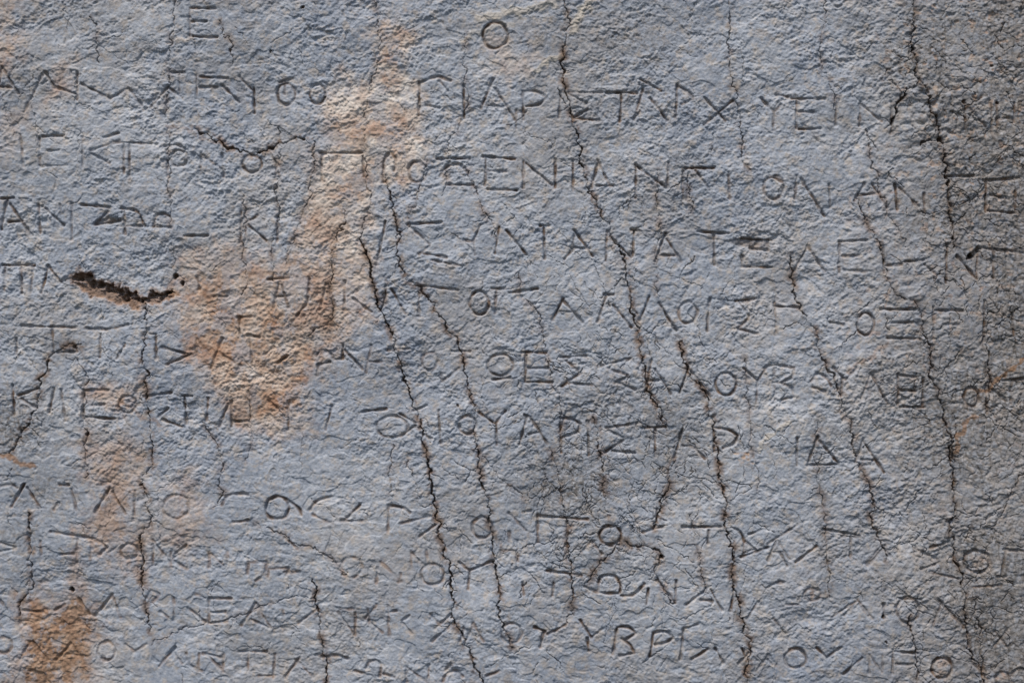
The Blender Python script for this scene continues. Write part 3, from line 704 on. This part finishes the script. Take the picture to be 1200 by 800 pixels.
# ------------------------------------------------------------------ material
def stone_material():
    m = bpy.data.materials.new('weathered_marble'); m.use_nodes = True
    nt = m.node_tree; N = nt.nodes; L = nt.links; N.clear()
    out = N.new('ShaderNodeOutputMaterial'); bs = N.new('ShaderNodeBsdfPrincipled'); L.new(bs.outputs[0], out.inputs[0])
    geo = N.new('ShaderNodeNewGeometry')
    def noise(scale, detail=4, rough=.6):
        n = N.new('ShaderNodeTexNoise'); n.inputs['Scale'].default_value = scale; n.inputs['Detail'].default_value = detail
        n.inputs['Roughness'].default_value = rough; L.new(geo.outputs['Position'], n.inputs['Vector']); return n.outputs['Fac']
    def ramp(f, stops):
        r = N.new('ShaderNodeValToRGB'); e = r.color_ramp.elements
        while len(e) < len(stops): e.new(.5)
        for el_, (p, c) in zip(e, stops): el_.position = p; el_.color = (*c, 1)
        L.new(f, r.inputs[0]); return r.outputs[0]
    def mix(f, a, b, mode='MIX'):
        x = N.new('ShaderNodeMix'); x.data_type = 'RGBA'; x.blend_type = mode
        if isinstance(f, float): x.inputs[0].default_value = f
        else: L.new(f, x.inputs[0])
        L.new(a, x.inputs[6]); L.new(b, x.inputs[7]); return x.outputs[2]
    def attr(n):
        a = N.new('ShaderNodeAttribute'); a.attribute_name = n; return a.outputs['Fac']
    def math_(op, a, b):
        x = N.new('ShaderNodeMath'); x.operation = op; x.use_clamp = True
        for i, v in enumerate((a, b)):
            if isinstance(v, (int, float)): x.inputs[i].default_value = v
            else: L.new(v, x.inputs[i])
        return x.outputs[0]
    base = ramp(noise(9, 6), [(.3, (.245, .275, .33)), (.5, (.335, .365, .42)), (.7, (.45, .465, .50))])
    big = ramp(noise(3.2, 5, .62), [(.36, (.74, .77, .82)), (.5, (1, 1, 1)), (.64, (1.17, 1.12, 1.06))])
    base = mix(1.0, base, big, 'MULTIPLY')
    fine = ramp(noise(120, 4, .7), [(.34, (.18, .19, .215)), (.5, (.37, .385, .41)), (.66, (.64, .60, .56))])
    col = mix(.42, base, fine)
    warmspot = ramp(noise(85, 5, .7), [(.50, (0, 0, 0)), (.64, (1, 1, 1))])
    tan = N.new('ShaderNodeRGB'); tan.outputs[0].default_value = (.50, .40, .30, 1)
    col = mix(math_('MULTIPLY', warmspot, .5), col, tan.outputs[0])
    film = N.new('ShaderNodeRGB'); film.outputs[0].default_value = (.32, .275, .235, 1)
    col = mix(math_('MULTIPLY', attr('film'), .6), col, film.outputs[0])
    ochre = ramp(noise(38, 5, .7), [(.28, (.30, .165, .10)), (.44, (.42, .28, .195)), (.56, (.50, .39, .31)), (.70, (.56, .50, .45))])
    ofine = ramp(noise(150, 3, .7), [(.3, (.34, .21, .14)), (.7, (.58, .49, .41))])
    cream = ramp(noise(45, 5, .7), [(.35, (.50, .37, .28)), (.5, (.63, .53, .44)), (.66, (.72, .66, .59))])
    stain_c = mix(attr('cream'), mix(.35, ochre, ofine), cream)
    blotch = ramp(noise(24, 4, .6), [(.38, (.80, .62, .50)), (.5, (1, .97, .94)), (.62, (1.16, 1.20, 1.24))])
    stain_c = mix(.85, stain_c, blotch, 'MULTIPLY')
    brown = ramp(noise(60, 5, .7), [(.35, (.23, .13, .08)), (.52, (.36, .225, .145)), (.7, (.46, .33, .24))])
    stain_c = mix(attr('umber'), stain_c, brown)
    col = mix(attr('stain'), col, stain_c)
    pale = N.new('ShaderNodeRGB'); pale.outputs[0].default_value = (.60, .52, .42, 1)
    col = mix(math_('MULTIPLY', attr('pale'), .8), col, pale.outputs[0])
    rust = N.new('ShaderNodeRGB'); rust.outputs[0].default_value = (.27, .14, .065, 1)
    soot_vignette = ramp(noise(90, 4), [(.35, (.085, .075, .066)), (.65, (.185, .16, .14))])
    col = mix(math_('MULTIPLY', attr('soot_vignette'), .95), col, soot_vignette)
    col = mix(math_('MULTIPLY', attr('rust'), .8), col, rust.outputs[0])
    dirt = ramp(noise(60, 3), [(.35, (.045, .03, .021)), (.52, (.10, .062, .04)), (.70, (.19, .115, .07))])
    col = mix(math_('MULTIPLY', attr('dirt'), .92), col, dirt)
    L.new(col, bs.inputs['Base Color'])
    bs.inputs['Roughness'].default_value = .82; bs.inputs['Specular IOR Level'].default_value = .25
    bp = N.new('ShaderNodeBump'); bp.inputs['Strength'].default_value = .55; bp.inputs['Distance'].default_value = .0012
    L.new(noise(330, 4, .65), bp.inputs['Height']); L.new(bp.outputs[0], bs.inputs['Normal'])
    return m
MAT = stone_material()

# ------------------------------------------------------------------ the slab, its letters, cracks and hollows as meshes
VX = ((X - 600) * .001).ravel(); VZ = (0.9 - (Y - 400) * .001).ravel(); VY = (-HT * .001).ravel()
V = np.stack([VX, VY, VZ], 1).astype(np.float32)
idx = np.arange(NX * NY, dtype=np.int32).reshape(NY, NX)
F = np.stack([idx[:-1, :-1], idx[1:, :-1], idx[1:, 1:], idx[:-1, 1:]], -1).reshape(-1, 4)     # faces the viewer (-Y)
FR = REGION[:-1, :-1].ravel()
CREAM = np.clip(blob(430, 170, 110, 160, 1.2) + blob(600, 70, 60, 60, .8), 0, 1) * (.5 + .5 * smooth(-.3, .3, perlin(X / 20, Y / 20, 340)))
UMBER = np.clip(blob(60, 760, 110, 90, 1.1) + blob(125, 600, 60, 80, .6), 0, 1)
FILM = smooth(900, 1150, X + 120 * perlin(X / 150, Y / 150, 350) + 40 * perlin(X / 35, Y / 35, 351)) * (.4 + .6 * smooth(-.3, .3, perlin(X / 10, Y / 10, 352)))
FILM = np.maximum(FILM, .5 * smooth(.1, .5, perlin(X / 120, Y / 120, 353) + .6 * perlin(X / 12, Y / 12, 354)))
ATT = {'film': FILM, 'cream': CREAM, 'umber': UMBER, 'dirt': DIRT, 'stain': STAIN, 'soot_vignette': GRIME_VIGNETTE, 'pale': PALE, 'rust': VEIN}
ATT = {k: np.clip(v, 0, 1).astype(np.float32).ravel() for k, v in ATT.items()}

def build(name, faces, parent=None, extra=None):
    used, inv = np.unique(faces.ravel(), return_inverse=True)
    co = V[used]; q = inv.reshape(-1, 4).astype(np.int32); nfront = len(used)
    if extra is not None:
        ev, ef = extra(used); q = np.concatenate([q, ef]); co = np.concatenate([co, ev])
    c = co.mean(0) if parent else np.zeros(3, np.float32)
    me = bpy.data.meshes.new(name)
    me.vertices.add(len(co)); me.vertices.foreach_set('co', (co - c).astype(np.float32).ravel())
    me.loops.add(q.size); me.loops.foreach_set('vertex_index', q.ravel().astype(np.int32))
    me.polygons.add(len(q)); me.polygons.foreach_set('loop_start', np.arange(0, q.size, 4, dtype=np.int32))
    me.update(calc_edges=True)
    for k, a in ATT.items():
        at = me.attributes.new(k, 'FLOAT', 'POINT')
        d = np.zeros(len(co), np.float32); d[:nfront] = a[used]; at.data.foreach_set('value', d)
    me.materials.append(MAT)
    o = bpy.data.objects.new(name, me); sc.collection.objects.link(o)
    o.location = c.tolist()
    if parent: o.parent = parent
    return o

def body(used):
    """ragged sides and a back that make the face a 16 cm thick block"""
    b = np.concatenate([idx[0, :], idx[1:, -1], idx[-1, -2::-1], idx[-2:0:-1, 0]])
    pos = np.searchsorted(used, b); n = len(b)
    ev, ef, prev = [], [], pos
    base = len(used)
    rings = 12
    for r in range(1, rings + 1):
        t = r / rings
        co = V[b].copy(); co[:, 1] = V[b][:, 1] * (1 - t) + .16 * t
        k = .0025 * (perlin(co[:, 0] * 60 + co[:, 2] * 60, co[:, 1] * 60 + 0 * co[:, 0], 400)) * min(1, 2 * (1 - t) + .3)
        co[:, 0] += k; co[:, 2] += k
        ev.append(co); cur = base + (r - 1) * n + np.arange(n)
        ef.append(np.stack([prev, np.roll(prev, -1), np.roll(cur, -1), cur], 1)); prev = cur
    # back: strips between opposite runs of the last ring
    top = prev[:NX]; right = prev[NX:NX + NY - 1]; bottom = prev[NX + NY - 2:NX + NY - 2 + NX][::-1]
    ef.append(np.stack([top[:-1], bottom[:-1], bottom[1:], top[1:]], 1)[:, ::-1])
    return np.concatenate(ev), np.concatenate(ef).astype(np.int32)

counts = {r: int(n) for r, n in zip(*np.unique(FR, return_counts=True))}
def visible(li):
    p = [q for s, pts in LET[li] for q in pts]; cx = sum(a for a, b in p) / len(p); cy = sum(b for a, b in p) / len(p)
    return 0 <= cx <= 1200 and 0 <= cy <= 800
letters = sorted([r for r in counts if 0 < r < 1000], key=lambda r: -counts[r] * visible(r - 1))
single, rest = letters[:100], letters[100:]
plain = FR == 0
slab = build('inscribed_stone', F[plain], None, body)
slab['label'] = 'weathered blue-grey stone slab carved with rows of worn Greek letters, cracked and stained ochre'
slab['category'] = 'inscription'
for r in single: build('carved_letter', F[FR == r], slab)
o = build('worn_letters', F[np.isin(FR, rest)], slab); o['kind'] = 'stuff'
for r in sorted(counts):
    if 1000 <= r < 2000: build('crack', F[FR == r], slab)
o = build('broken_hollow', F[FR == HOLLOW], slab); o['label'] = 'dark brown ragged hollow broken out of the stone'
for r in sorted(counts):
    if r >= 3000: build('pit', F[FR == r], slab)
print('letters', nL, 'cracks', len(CRACKS), 'verts', len(V))
